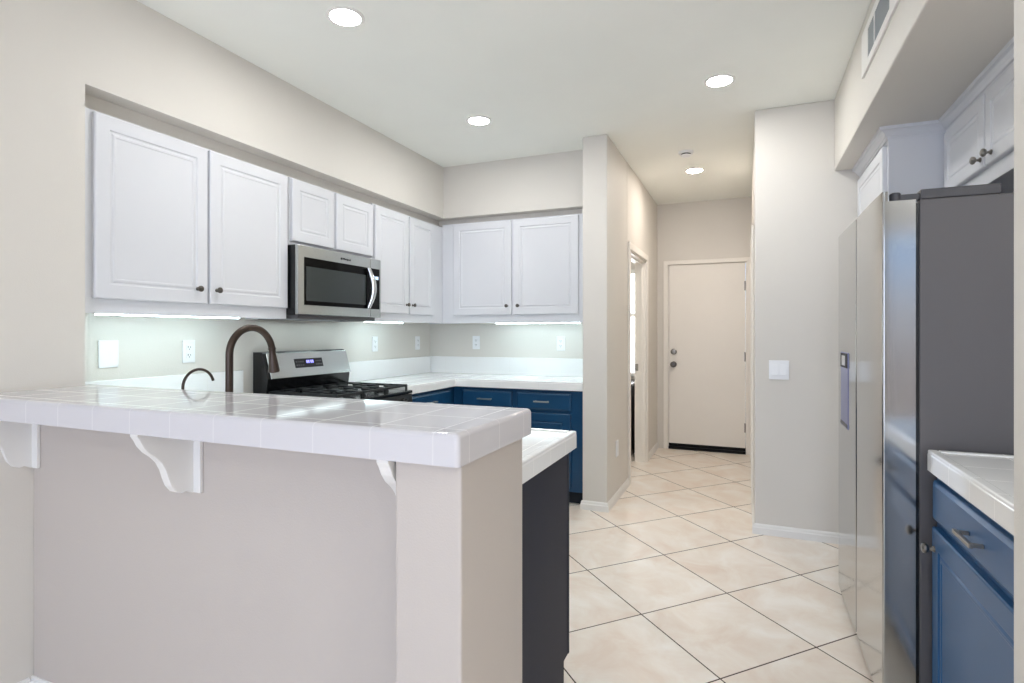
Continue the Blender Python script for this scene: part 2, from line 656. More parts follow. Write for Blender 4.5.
# the flat slab door at the end of the hall
d = struct('door_1', MB().box(-0.808, -0.016, HY + 0.012, HY + 0.052, 0.064, 2.052, bevel=0.002), M['door'])
for nm, z, r in (('deadbolt', 1.085, 0.030), ('door_knob', 0.945, 0.033)):
    k = MB()
    k.lathe([(0, 0), (0.033, 0), (0.033, 0.006), (0.026, 0.012), (0.012, 0.014)] + ([(0.011, 0.03), (0.028, 0.04), (r, 0.055), (0.026, 0.068), (0, 0.072)] if nm == 'door_knob' else [(0.022, 0.016), (0.022, 0.024), (0, 0.026)]),
            (-0.757, HY + 0.012, z), (0, -1, 0))
    tag(k.build(nm, M['nickel'] if nm == 'deadbolt' else M['knobdk'], d, smooth=True), 'satin nickel ' + nm.replace('_', ' '))
for z in (1.80, 1.04, 0.28):
    k = MB()
    k.tube([(-0.013, HY + 0.006, z - 0.05), (-0.013, HY + 0.006, z + 0.05)], 0.007, 10)
    k.box(-0.028, -0.013, HY + 0.009, HY + 0.013, z - 0.05, z + 0.05)
    k.build('hinge', M['nickel'], d)
th = MB().box(-0.812, -0.012, HY - 0.01, HY + 0.115, 0, 0.03)
th.box(-0.812, -0.012, HY + 0.02, HY + 0.10, 0.03, 0.062)
tag(th.build('threshold', M['dark']), 'black threshold under the flat white door at the end of the hall', 'threshold')

# side room: window in its end wall, low dark appliance below
window_side = MB()
window_side.box(-1.75, -1.07, HY - 0.03, HY - 0.002, 0.80, 0.84)
window_side.box(-1.75, -1.07, HY - 0.03, HY - 0.002, 1.97, 2.02)
window_side.box(-1.75, -1.70, HY - 0.03, HY - 0.002, 0.84, 1.97)
window_side.box(-1.12, -1.07, HY - 0.03, HY - 0.002, 0.84, 1.97)
window_side.box(-1.70, -1.12, HY - 0.03, HY - 0.002, 1.48, 1.52)
ws = struct('window_2', window_side, M['trim'])
tag(MB().box(-1.70, -1.12, HY - 0.012, HY - 0.008, 0.84, 1.97).build('window_pane', glow('side_window_daylight', (0.95, 0.97, 1.0, 1), 3.2), ws), kind='structure')
lc = thing('low_cabinet', 'dark low cabinet glimpsed through the side doorway of the hall', 'cabinet', (-1.5, 6.2, 0))
MB().box(-0.35, 0.38, -0.27, 0.29, 0, 0.74, bevel=0.01).build('body', M['black'], lc)
MB().box(-0.36, 0.39, -0.28, 0.295, 0.74, 0.765, bevel=0.004).build('top', M['black'], lc)


# ------------------------------------------------------------------ cabinetry
def door_panel(x0, x1, z0, z1, y, t=0.02, frame=0.058, raised=True):
    """moulded slab whose face is at y, thickness t towards +y"""
    def ring(i, dy):
        return [(x0 + i, y + dy, z0 + i), (x1 - i, y + dy, z0 + i), (x1 - i, y + dy, z1 - i), (x0 + i, y + dy, z1 - i)]
    R = [ring(0, t), ring(0, 0.004), ring(0.003, 0.001), ring(0.006, 0)]
    if raised:
        R += [ring(frame, 0), ring(frame + 0.004, 0.005), ring(frame + 0.010, 0.0055),
              ring(frame + 0.016, 0.002), ring(frame + 0.024, 0.0015), ring(frame + 0.028, 0.004)]
    m = MB()
    m.grid_rings(R)
    return m


def drawer_panel(x0, x1, z0, z1, y, t=0.022):
    def ring(i, dy):
        return [(x0 + i, y + dy, z0 + i), (x1 - i, y + dy, z0 + i), (x1 - i, y + dy, z1 - i), (x0 + i, y + dy, z1 - i)]
    m = MB()
    m.grid_rings([ring(0, t), ring(0, 0.008), ring(0.003, 0.005), ring(0.010, 0.0012), ring(0.012, 0)])
    return m


def add_knob(parent, x, y, z, style, mat):
    k = MB()
    if style == 'flat':
        k.lathe([(0.009, 0), (0.009, 0.003), (0.005, 0.006), (0.005, 0.016), (0.013, 0.018), (0.0145, 0.021), (0.0145, 0.027), (0.011, 0.030), (0, 0.0305)],
                (x, y, z), (0, -1, 0), 20)
    else:
        k.lathe([(0.010, 0), (0.010, 0.003), (0.0055, 0.008), (0.005, 0.014), (0.013, 0.019), (0.016, 0.024), (0.0155, 0.030), (0.010, 0.034), (0, 0.035)],
                (x, y, z), (0, -1, 0), 8)
    return k.build('knob', mat, parent, smooth=(style == 'flat'))


def add_pull(parent, x, y, z, mat, half=0.05):
    k = MB()
    k.box(x - half - 0.012, x + half + 0.012, y - 0.034, y - 0.024, z - 0.0055, z + 0.0055, bevel=0.002)
    for s in (-1, 1):
        k.box(x + s * half - 0.005, x + s * half + 0.005, y - 0.026, y, z - 0.005, z + 0.005, bevel=0.0015)
    return k.build('pull', mat, parent)


def upper_cabinet(name, label, loc, rotz, w, z0, z1, depth, doors, kn='flat', kmat='knobdk', door_frame=0.058, group=None, cat='cabinet'):
    """local frame: x along the front, front frame face at y=0, back at +depth; doors = [(x0,x1,z0,z1,knob_x,knob_z)]"""
    t = thing(name, label, cat, loc, rotz, group)
    c = MB()
    c.box(0, w, 0.019, depth, z0 + 0.012, z1)                # carcass
    c.box(0, w, 0, 0.019, z0, z1, bevel=0.0015)              # face frame slab
    c.box(0, 0.019, 0.019, depth, z0, z1)
    c.box(w - 0.019, w, 0.019, depth, z0, z1)
    c.build('body', M['cab'], t)
    for (a, b, p, q, kx, kz) in doors:
        dd = door_panel(a, b, p, q, -0.021, 0.0205, door_frame).build('door', M['cab'], t)
        if kx is not None:
            add_knob(dd, kx, -0.021, kz, kn, M[kmat])
    return t


FX = -2.475     # frame face of the left uppers (doors proud to -2.454)
GU = 'white upper cabinets'
# local x = Y - Y0 for cabinets facing +X (rotz 90)
Y0 = 1.441
upper_cabinet('upper_cabinet', 'tall two door white wall cabinet at the near left end over the faucet', (FX, Y0, 0), PI / 2, 2.538 - Y0, 1.38, 2.213, 0.30,
              [(1.479 - Y0, 2.003 - Y0, 1.441, 2.203, 1.945 - Y0, 1.511), (2.016 - Y0, 2.530 - Y0, 1.441, 2.203, 2.052 - Y0, 1.511)])
Y0 = 2.558
upper_cabinet('upper_cabinet', 'short two door white wall cabinet directly above the microwave', (FX, Y0, 0), PI / 2, 3.354 - Y0, 1.815, 2.213, 0.30,
              [(2.566 - Y0, 2.931 - Y0, 1.838, 2.203, None, None), (2.952 - Y0, 3.340 - Y0, 1.838, 2.203, None, None)])
Y0 = 3.356
upper_cabinet('upper_cabinet', 'tall white wall cabinet between the microwave and the corner', (FX, Y0, 0), PI / 2, 4.660 - Y0, 1.38, 2.225, 0.30,
              [(3.367 - Y0, 3.798 - Y0, 1.445, 2.215, 3.765 - Y0, 1.516), (3.818 - Y0, 4.185 - Y0, 1.445, 2.215, 3.850 - Y0, 1.516)])
X0 = FX + 0.002
upper_cabinet('upper_cabinet', 'wide two door white wall cabinet on the back wall', (X0, 4.361, 0), 0, -1.124 - X0, 1.38, 2.245, 0.30,
              [(-2.356 - X0, -1.811 - X0, 1.448, 2.235, -1.845 - X0, 1.522), (-1.793 - X0, -1.235 - X0, 1.448, 2.235, -1.745 - X0, 1.522)])

# filler strip set back between the cabinet tops and the soffit
fl = MB()
fl.box(-2.565, -2.545, 1.44, 4.43, 2.226, SB)
fl.box(-2.565, -2.545, 1.44, 3.35, 2.214, 2.226)
fl.box(-2.545, -1.124, 4.425, 4.445, 2.246, SB)
struct('trim_6', fl, M['wall'])

# under-cabinet light bars
def light_bar(x0, x1, y0, y1, z, label):
    t = thing('under_cabinet_light', label, 'light', ((x0 + x1) / 2, (y0 + y1) / 2, z), 0, 'light bars under the wall cabinets')
    hx, hy = (x1 - x0) / 2, (y1 - y0) / 2
    MB().box(-hx, hx, -hy, hy, -0.010, 0.0, bevel=0.002).build('housing', M['plate'], t)
    MB().box(-hx + 0.004, hx - 0.004, -hy + 0.004, hy - 0.004, -0.0145, -0.0105).build('lens', M['under'], t)


light_bar(-2.60, -2.57, 1.56, 2.30, 1.3905, 'lit light bar under the near left wall cabinet above the blank plate')
light_bar(-2.60, -2.57, 3.42, 3.90, 1.3905, 'lit light bar under the white wall cabinet right of the microwave')
light_bar(-2.0, -1.25, 4.44, 4.47, 1.3905, 'lit light bar under the wall cabinet on the back wall')

# ---- base cabinets
def base_cabinet(name, label, loc, rotz, w, depth, drawers, doors, mat, kn_mat='nickel', pull_z=None, kick=0.10, top=0.862, ends=True, left_kick=True):
    t = thing(name, label, 'cabinet', loc, rotz)
    c = MB()
    c.box(0, w, 0, depth, kick, top, bevel=0.0015)
    c.build('body', mat, t)
    MB().box(0.004, w - 0.004, 0.06, depth, 0, kick).build('toe_kick', M['kick'], t)
    for (a, b, p, q, px) in drawers:
        dd = drawer_panel(a, b, p, q, -0.021, 0.0205).build('drawer', mat, t)
        if px is not None:
            add_pull(dd, px, -0.021, (p + q) / 2, M['nickel'] if mat is M['blue2'] else M['pull'])
    for (a, b, p, q, kx, kz) in doors:
        dd = door_panel(a, b, p, q, -0.021, 0.0205, 0.06).build('door', mat, t)
        if kx is not None:
            add_knob(dd, kx, -0.021, kz, 'mushroom', M['nickel'])
    return t


CX0 = -2.226      # frame face of left base run
CY0 = 4.106       # frame face of back base run
# left run between range and corner (facing +X)
Y0 = 3.352
base_cabinet('base_cabinet', 'navy base cabinet with one drawer between the range and the corner', (CX0, Y0, 0), PI / 2, 4.66 - Y0, 0.54,
             [(0.03, 4.03 - Y0, 0.708, 0.838, (0.03 + 4.03 - Y0) / 2)], [(0.03, 4.03 - Y0, 0.13, 0.684, 0.07, 0.62)], M['blue'])
X0 = CX0 + 0.002
base_cabinet('base_cabinet', 'wide navy base cabinet with two drawers along the back wall', (X0, CY0, 0), 0, -1.124 - X0, 0.55,
             [(-2.139 - X0, -1.699 - X0, 0.708, 0.838, -1.925 - X0), (-1.660 - X0, -1.222 - X0, 0.708, 0.838, -1.447 - X0)],
             [(-2.139 - X0, -1.699 - X0, 0.13, 0.684, -1.74 - X0, 0.62), (-1.660 - X0, -1.222 - X0, 0.13, 0.684, -1.62 - X0, 0.62)], M['blue'])
# left run near the faucet
Y0 = 1.457
base_cabinet('base_cabinet', 'navy base cabinet left of the range, behind the bar', (CX0, 2.085, 0), PI / 2, 2.518 - 2.085, 0.54,
             [(0.03, 0.40, 0.708, 0.838, 0.215)], [(0.03, 0.40, 0.13, 0.684, 0.07, 0.62)], M['blue'])
# peninsula cabinets behind the bar, fronts face the kitchen (+Y)
t = base_cabinet('base_cabinet', 'peninsula base cabinet behind the bar with charcoal end panel', (-0.632, 2.04, 0), PI, 2.145, 0.58,
                 [(0.03, 0.50, 0.708, 0.838, 0.265), (0.53, 1.30, 0.708, 0.838, None)],
                 [(0.03, 0.50, 0.13, 0.684, 0.45, 0.62), (0.53, 0.905, 0.13, 0.684, 0.87, 0.62), (0.925, 1.30, 0.13, 0.684, 0.96, 0.62)], M['blue'])
e = MB()
e.prism([(-0.002, 0.10), (0.058, 0.10), (0.058, 0.0), (0.583, 0.0), (0.583, 0.862), (-0.002, 0.862)], -0.014, -0.001, axis='x')
tag(e.build('end_panel', M['char'], t), 'flat charcoal end panel')
MB().box(-0.016, 0.0, -0.004, 0.006, 0.10, 0.862).build('corner_strip', M['kick'], t)

# right-hand base cabinet, facing -X (rotz -90: local x -> -Y)
base_cabinet('base_cabinet', 'slate blue base cabinet beside the fridge with one drawer and one door', (0.558, 2.178, 0), -PI / 2, 2.178 - 1.450, 0.60,
             [(0.025, 0.705, 0.712, 0.836, 0.40)], [(0.025, 0.705, 0.13, 0.690, 0.055, 0.628)], M['blue2'])


# ---- worktops
def worktop(name, label, poly, z0, z1, mat, lips, cat='worktop', bevel=0.011):
    t = thing(name, label, cat, (0, 0, 0))
    MB().prism(poly, z0, z1, bevel=bevel, seg=4, only='top').build('slab', mat, t, smooth=True)
    for (x0, x1, y0, y1) in lips:
        MB().box(x0, x1, y0, y1, z1 - 0.020, z1 + 0.0045, bevel=0.0045, seg=3).build('edge_trim', mat, t, smooth=True)
    return t


CT = 0.922
worktop('tiled_worktop', 'white tiled worktop right of the range and along the back wall',
        [(NX, 3.352), (-2.188, 3.352), (-2.188, 4.068), (-1.122, 4.068), (-1.122, NY - 0.001), (NX, NY - 0.001)], CT - 0.058, CT, M['ctile'],
        [(-2.216, -2.190, 3.354, 4.095), (-2.190, -1.124, 4.070, 4.096)])
worktop('tiled_worktop', 'low white tiled worktop behind the bar and left of the range',
        [(NX, 1.454), (-0.596, 1.454), (-0.596, 2.082), (-2.188, 2.082), (-2.188, 2.526), (NX, 2.526)], CT - 0.058, CT, M['ctile'],
        [(-0.624, -0.598, 1.456, 2.080), (-2.19, -0.624, 2.054, 2.080)])
worktop('tiled_worktop', 'short white tiled worktop beside the fridge',
        [(0.531, 1.4475), (RX - 0.001, 1.4475), (RX - 0.001, 2.184), (0.531, 2.184)], CT - 0.060, CT, M['rtile'],
        [(0.533, 0.560, 1.449, 2.182), (0.560, RX - 0.002, 2.156, 2.182)])
worktop('bar_top', 'raised white tiled bar top across the foreground',
        [(LX + 0.001, 1.048), (-0.556, 1.048), (-0.556, 1.488), (LX - 0.05, 1.488), (LX - 0.05, 1.4365), (LX + 0.001, 1.4365)], 1.017, 1.088, M['bartile'],
        [], cat='bar counter', bevel=0.012)

# backsplash tiles
bs = MB()
bs.box(NX, NX + 0.012, 1.455, 2.50, CT + 0.0005, 1.076, bevel=0.003)
tag(bs.build('tile_backsplash', M['ctile']), 'low white tile backsplash behind the faucets, left of the range', 'backsplash')
bs = MB()
bs.box(NX, NX + 0.012, 3.36, NY - 0.0005, CT + 0.0005, 1.077, bevel=0.003)
bs.box(NX + 0.012, -1.122, NY - 0.0125, NY - 0.0005, CT + 0.0005, 1.077, bevel=0.003)
tag(bs.build('tile_backsplash', M['ctile']), 'low white tile backsplash wrapping the corner behind the back worktop', 'backsplash')

# ---- corbels under the bar top (profile in the Y-Z plane)
def corbel(x, label, b0=-0.016, b1=0.016, p0=-0.044, p1=0.044):
    t = thing('corbel_bracket', label, 'bracket', (x, 1.257, 0.803), 0, 'ogee corbels under the bar top')
    Hh, D = 0.2135, 0.188
    pts = [(-0.012, 0.0), (-0.012, Hh - 0.0005), (-D, Hh - 0.0005), (-D, Hh - 0.012)]
    crv = [(-D + 0.008, Hh - 0.024), (-D + 0.018, Hh - 0.044), (-D + 0.034, Hh - 0.064), (-D + 0.056, Hh - 0.082), (-D + 0.074, Hh - 0.102),
           (-D + 0.086, Hh - 0.126), (-D + 0.094, Hh - 0.152), (-D + 0.104, Hh - 0.178), (-D + 0.120, Hh - 0.198), (-D + 0.138, Hh - 0.206),
           (-D + 0.152, Hh - 0.203), (-0.022, Hh - 0.208), (-0.018, 0.002)]
    MB().prism(pts + crv, b0, b1, axis='x').build('bracket', M['trim'], t, bevel=0.0015)
    if p1 > p0:
        MB().box(p0, p1, -0.0125, -0.0005, 0.0, Hh - 0.0005, bevel=0.002).build('back_plate', M['trim'], t)
    return t


corbel(-2.4305, 'white scrolled corbel at the left end of the bar against the wall', -0.014, 0.002, -0.014, 0.034)
corbel(-1.604, 'white scrolled corbel in the middle under the bar front')
corbel(-0.762, 'white scrolled corbel mostly hidden beside the bar end post', p0=-0.044, p1=0.022)


# ---- faucets
def arc(cx, cz, r, a0, a1, n, x=0):
    return [(x, cx + r * math.cos(a0 + (a1 - a0) * i / n), cz + r * math.sin(a0 + (a1 - a0) * i / n)) for i in range(n + 1)]


t = thing('kitchen_faucet', 'tall bronze gooseneck pull-down kitchen faucet behind the bar', 'faucet', (-1.80, 1.56, CT))
f = MB().lathe([(0, 0.0005), (0.030, 0.0005), (0.030, 0.006), (0.024, 0.012), (0.020, 0.06), (0.0165, 0.075), (0.0165, 0.10)])
f.build('base', M['bronze'], t, smooth=True)
zc = 1.214 - CT
pts = [(0, 0, 0.09), (0, 0, 0.20)] + arc(0.1045, zc, 0.1045, PI, PI * 0.06, 28)
MB().tube(pts, 0.0138, 20).build('neck', M['bronze'], t, smooth=True)
last = Vector(pts[-1])
dirn = Vector((0, 0.13, -1)).normalized()
MB().lathe([(0, 0), (0.0155, 0), (0.0155, 0.006), (0.0135, 0.010), (0.0145, 0.03), (0.0215, 0.085), (0.0225, 0.098), (0.019, 0.102), (0, 0.102)],
           last - dirn * 0.004, dirn).build('spray_head', M['bronze'], t, smooth=True)
MB().tube([(0.018, 0, 0.05), (0.045, 0, 0.055), (0.075, 0, 0.075)], [0.009, 0.007, 0.006], 12).build('lever_handle', M['bronze'], t, smooth=True)

t = thing('filter_faucet', 'small thin hooked bronze water tap left of the tall faucet', 'faucet', (-2.05, 1.56, CT))
MB().lathe([(0, 0.0005), (0.018, 0.0005), (0.018, 0.005), (0.010, 0.012), (0.009, 0.05), (0.006, 0.055)]).build('base', M['bronze'], t, smooth=True)
zc = 1.081 - CT
MB().tube([(0, 0, 0.05), (0, 0, 0.10)] + arc(0.070, zc, 0.070, PI, PI * 0.09, 24), 0.0056, 14).build('spout', M['bronze'], t, smooth=True)


# ---- microwave (local: front at y=0 facing -y; rotz 90 -> faces +X)
W = 0.802
t = thing('microwave', 'stainless over-the-range microwave hung under the short wall cabinet', 'microwave', (-2.392, 2.5395, 1.40), PI / 2)
MB().box(0.001, W - 0.001, 0.022, 0.375, 0.004, 0.41, bevel=0.003).build('case', M['black'], t)
DW = 0.686                                        # door width
dr = MB()
dr.box(0, DW - 0.001, 0, 0.021, 0.004, 0.41, bevel=0.004)
door = dr.build('door', M['steel'], t)
MB().box(0.052, DW - 0.003, -0.0015, 0.002, 0.062, 0.343, bevel=0.001).build('door_glass_frame', M['blackm'], door)
MB().box(0.066, 0.632, -0.003, -0.001, 0.087, 0.290, bevel=0.0008).build('window', M['mglass'], door)
hp = []
for i in range(13):
    a = i / 12
    hp.append((0.643 + 0.020 * math.sin(PI * a), -0.014 - 0.028 * math.sin(PI * a), 0.068 + 0.268 * a))
hm = MB()
hm.tube(hp, [0.0140 + 0.006 * math.sin(PI * i / 12) for i in range(13)], 14)
hm.box(0.637, 0.653, -0.016, 0.0, 0.062, 0.080, bevel=0.002)
hm.box(0.637, 0.653, -0.016, 0.0, 0.324, 0.342, bevel=0.002)
tag(hm.build('handle', M['chrome'], door, smooth=True), 'bowed chrome handle')
lg = MB()
lg.lathe([(0, 0), (0.007, 0), (0.007, 0.001), (0, 0.001)], (0.382, -0.0005, 0.372), (0, -1, 0), 16)
lg.build('logo_mark', M['dark'], door)
cp = MB()
cp.box(DW, W, 0, 0.021, 0.004, 0.41, bevel=0.004)
cpan = cp.build('control_panel', M['steel'], t)
MB().box(DW + 0.002, W - 0.016, -0.0015, 0.002, 0.062, 0.343, bevel=0.001).build('keypad', M['blackm'], cpan)
dg = MB()
for i in range(4):
    dg.box(DW + 0.020 + i * 0.017, DW + 0.032 + i * 0.017, -0.0022, -0.0014, 0.268, 0.290)
dg.build('display', M['cyanled'], cpan)
vt = MB()
vt.box(0.03, W - 0.03, 0.03, 0.34, -0.006, 0.003)
vt.box(0.03, W - 0.03, 0.03, 0.05, -0.022, -0.006, bevel=0.002)
vt.box(0.03, W - 0.03, 0.32, 0.34, -0.022, -0.006, bevel=0.002)
vt.box(0.03, 0.045, 0.05, 0.32, -0.022, -0.006)
vt.box(W - 0.045, W - 0.03, 0.05, 0.32, -0.022, -0.006)
for i in range(9):
    vt.box(0.075 + i * 0.075, 0.125 + i * 0.075, 0.07, 0.16, -0.009, -0.006)
vt.build('vent_grille', M['gray'], t)
for x_ in (0.22, 0.58):
    MB().box(x_ - 0.15, x_ + 0.15, 0.24, 0.31, -0.0095, -0.0065).build('range_fill_lamp', M['range_fill'], t)  # added glowing panels, hidden by the lip, lighten the wall behind the range


def text_mesh(name, body, size, mat, parent, loc, rot, extrude=0.0004):
    cu = bpy.data.curves.new(name, 'FONT')
    cu.body = body
    cu.size = size
    cu.extrude = extrude
    cu.align_x = 'LEFT'
    cu.align_y = 'CENTER'
    tmp = bpy.data.objects.new(name + '_src', cu)
    COL.objects.link(tmp)
    dg_ = bpy.context.evaluated_depsgraph_get()
    me = bpy.data.meshes.new_from_object(tmp.evaluated_get(dg_))
    bpy.data.objects.remove(tmp)
    me.materials.clear()
    me.materials.append(mat)
    o = bpy.data.objects.new(name, me)
    COL.objects.link(o)
    o.parent = parent
    o.location = loc
    o.rotation_euler = rot
    return o


text_mesh('logo_lettering', 'Whirlpool', 0.019, M['dark'], door, (0.392, -0.0008, 0.372), (PI / 2, 0, 0))

# ---- range (local: x along width, front -y; rotz 90)
W = 0.758
RL = 2.571
t = thing('gas_range', 'black and stainless gas range with raised control backguard', 'stove', (-2.121, RL, 0), PI / 2)
MB().box(0.001, W - 0.001, 0.03, 0.63, 0.03, 0.885, bevel=0.003).build('body', M['black'], t)
for (a, b) in ((0.05, 0.07), (W - 0.05, 0.07), (0.05, 0.55), (W - 0.05, 0.55)):
    MB().lathe([(0, 0), (0.018, 0), (0.018, 0.006), (0.008, 0.008), (0.008, 0.031), (0, 0.031)], (a, b, 0)).build('foot', M['dark'], t)
MB().box(0, W, 0.0, 0.615, 0.885, 0.905, bevel=0.005, seg=3).build('cooktop', M['black'], t, smooth=True)
od = MB().box(0.004, W - 0.004, 0.0, 0.029, 0.20, 0.775, bevel=0.004).build('oven_door', M['steel'], t)
MB().box(0.11, W - 0.11, -0.002, 0.002, 0.32, 0.63, bevel=0.001).build('oven_window', M['glass'], od)
hb = MB().tube([(0.05, -0.045, 0.735), (W - 0.05, -0.045, 0.735)], 0.012, 14)
for s in (0.07, W - 0.07):
    hb.tube([(s, -0.045, 0.735), (s, 0.0, 0.735)], 0.008, 10)
hb.build('handle', M['steel'], od, smooth=True)
MB().box(0.004, W - 0.004, 0.0, 0.029, 0.045, 0.192, bevel=0.004).build('storage_drawer', M['steel'], t)
fp = MB()
fp.prism([(0.0, 0.785), (-0.004, 0.792), (0.006, 0.882), (0.029, 0.882), (0.029, 0.785)], 0.002, W - 0.002, axis='x')
fpan = fp.build('front_panel', M['black'], t)
for i in range(5):
    k = MB().lathe([(0, 0), (0.022, 0), (0.022, 0.006), (0.017, 0.010), (0.016, 0.028), (0.013, 0.031), (0, 0.031)], (0.10 + i * (W - 0.2) / 4, 0.0, 0.838), (0, -1, 0.1))
    k.build('burner_knob', M['black'], fpan, smooth=True)
# burners and grates
for (bx_, by_, r) in ((0.14, 0.16, 0.045), (0.14, 0.42, 0.035), (0.379, 0.29, 0.05), (0.618, 0.16, 0.04), (0.618, 0.42, 0.045)):
    b = MB().lathe([(0, 0), (r + 0.012, 0), (r + 0.010, 0.008), (r, 0.010), (r, 0.016), (r - 0.004, 0.019), (0, 0.020)], (bx_, by_, 0.905))
    b.build('burner', M['iron'], t, smooth=True)
for gi in range(3):
    g = MB()
    gx0 = 0.018 + gi * 0.242
    gx1 = gx0 + 0.238
    gz0, gz1 = 0.930, 0.945
    b = 0.011
    for (p, q, r_, s) in ((gx0, gx1, 0.03, 0.03 + b), (gx0, gx1, 0.55 - b, 0.55), (gx0, gx0 + b, 0.03 + b, 0.55 - b), (gx1 - b, gx1, 0.03 + b, 0.55 - b),
                         (gx0 + b, gx1 - b, 0.285, 0.285 + b)):
        g.box(p, q, r_, s, gz0, gz1, bevel=0.002)
    cx_ = (gx0 + gx1) / 2
    for cy_ in (0.16, 0.42):
        for sg in (-1, 1):
            g.box(cx_ - b / 2, cx_ + b / 2, cy_ + (0.03 if sg > 0 else -0.115), cy_ + (0.115 if sg > 0 else -0.03), gz0, gz1 + 0.002, bevel=0.002)
            g.box(cx_ + (0.03 if sg > 0 else -0.112), cx_ + (0.112 if sg > 0 else -0.03), cy_ - b / 2, cy_ + b / 2, gz0, gz1 + 0.002, bevel=0.002)
    for (fx, fy) in ((gx0 + 0.006, 0.036), (gx1 - 0.006, 0.036), (gx0 + 0.006, 0.544), (gx1 - 0.006, 0.544), (gx0 + 0.006, 0.29), (gx1 - 0.006, 0.29)):
        g.box(fx - 0.006, fx + 0.006, fy - 0.006, fy + 0.006, 0.9055, gz0 + 0.002)
    g.build('burner_grate', M['iron'], t)
# backguard: black shell with a tilted stainless fascia
bg = MB()
bg.prism([(0.550, 0.885), (0.530, 1.02), (0.575, 1.172), (0.583, 1.180), (0.650, 1.180), (0.650, 0.885)], 0.0, W, axis='x', bevel=0.002)
back = bg.build('backguard', M['black'], t)
# fascia in the plane rising from (y .492,z 1.018) to (y .537,z 1.178)
import mathutils
ang = math.atan2(0.045, 0.152)
fs = MB()
fs.box(0.020, W - 0.002, -0.012, 0.0, 0.0, 0.163, bevel=0.005, seg=3)
fas = fs.build('control_fascia', M['steel'], t, smooth=True, loc=(0, 0.529, 1.014))
fas.rotation_euler = (-ang, 0, 0)
MB().box(0.232, 0.486, -0.0140, -0.0115, 0.058, 0.118, bevel=0.001).build('display', M['black'], fas)
dg = MB()
for i in range(4):
    dg.box(0.335 + i * 0.016 + (0.005 if i > 1 else 0), 0.346 + i * 0.016 + (0.005 if i > 1 else 0), -0.0146, -0.0138, 0.086, 0.106)
dg.build('clock_digits', M['blueled'], fas)
for i in range(4):
    for q in range(2):
        for x_ in (0.247 + i * 0.019, 0.424 + i * 0.015):
            MB().lathe([(0, 0), (0.005, 0), (0.005, 0.001), (0, 0.001)], (x_, -0.0138, 0.075 + q * 0.022), (0, -1, 0), 10).build('touch_key', M['slot'], fas)

# ---- refrigerator (world-aligned; root at its floor centre)
FXD, FXB = 0.416, 0.520          # door face, body front
FY0, FY1, FYM = 2.212, 3.195, 2.7
t = thing('refrigerator', 'tall stainless side by side refrigerator with grey sides and door dispenser', 'refrigerator', (0.8, 2.70, 0))
ox, oy = -0.8, -2.70
b = MB()
b.box(FXB + ox, 1.165 + ox, FY0 + 0.004 + oy, FY1 - 0.004 + oy, 0.02, 1.735, bevel=0.004)
body = b.build('body', M['gray'], t)
b = MB()
b.box(FXB - 0.0105 + ox, FXB + ox, FY0 + 0.010 + oy, FY1 - 0.010 + oy, 0.06, 1.725)
b.build('door_gasket', M['black'], t)
for fy in (FY0 + 0.06, FY1 - 0.06):
    for fx in (FXB + 0.08, 1.10):
        MB().lathe([(0, 0), (0.02, 0), (0.02, 0.021), (0, 0.021)], (fx + ox, fy + oy, 0)).build('foot', M['black'], t)
MB().box(FXB - 0.03 + ox, FXB + ox, FY0 + 0.02 + oy, FY1 - 0.02 + oy, 0.012, 0.055, bevel=0.003).build('base_grille', M['hinge'], t)


def fridge_door(y0, y1, near):
    """plan profile with eased edges and a faintly bowed face, a front lip rising above the hinge ledge"""
    n = 12
    face = []
    r = 0.006
    for i in range(n + 1):
        a = i / n
        yy = y0 + r + (y1 - y0 - 2 * r) * a
        bow = 0.0022 * (1 - (2 * a - 1) ** 2)
        face.append((FXD - bow, yy))
    crn0 = [(FXD + r * (1 - math.cos(q)), y0 + r - r * math.sin(q)) for q in (PI / 2, PI / 3, PI / 6)]
    crn1 = [(FXD + r * (1 - math.cos(q)), y1 - r + r * math.sin(q)) for q in (PI / 6, PI / 3, PI / 2)]
    back_x = FXB - 0.011
    outline = crn0 + face + crn1 + [(back_x, y1), (back_x, y0)]
    outline = [(p + ox, q + oy) for p, q in outline]
    m = MB()
    m.prism(outline, 0.06, 1.735)
    lip = crn0 + face + crn1 + [(FXD + 0.016, y1), (FXD + 0.016, y0)]
    m.prism([(p + ox, q + oy) for p, q in lip], 1.735, 1.768)
    return m


dn = fridge_door(FY0, FYM - 0.009, True).build('door', M['fsteel'], t, smooth=True)
df = fridge_door(FYM + 0.009, FY1, False)
dfo = df.build('door', M['fsteel'], t, smooth=True)
# dark recessed channel between the doors
MB().box(FXD + 0.02 + ox, FXB - 0.011 + ox, FYM - 0.0085 + oy, FYM + 0.0085 + oy, 0.06, 1.733).build('door_channel', M['black'], t)
# dispenser on the far door
dd = MB()
x = FXD - 0.0035
dd.box(x - 0.0015 + ox, x + 0.004 + ox, 2.88 + oy, 3.08 + oy, 0.868, 1.210, bevel=0.002)
disp = dd.build('water_dispenser', paint('dispenser_blue_reflection', srgb(128, 132, 168), 0.35, metal=0.3), t)  # blue base colour paints in the reflection seen in the recess
MB().box(x - 0.004 + ox, x - 0.001 + ox, 2.886 + oy, 3.074 + oy, 1.140, 1.205, bevel=0.001).build('dispenser_panel', M['dark'], disp)
MB().box(x - 0.006 + ox, x - 0.0035 + ox, 2.93 + oy, 3.02 + oy, 1.150, 1.195, bevel=0.001).build('dispenser_paddle', M['chrome'], disp)
MB().box(x - 0.004 + ox, x - 0.001 + ox, 2.886 + oy, 3.074 + oy, 0.874, 0.890, bevel=0.002).build('drip_tray', M['hinge'], disp)
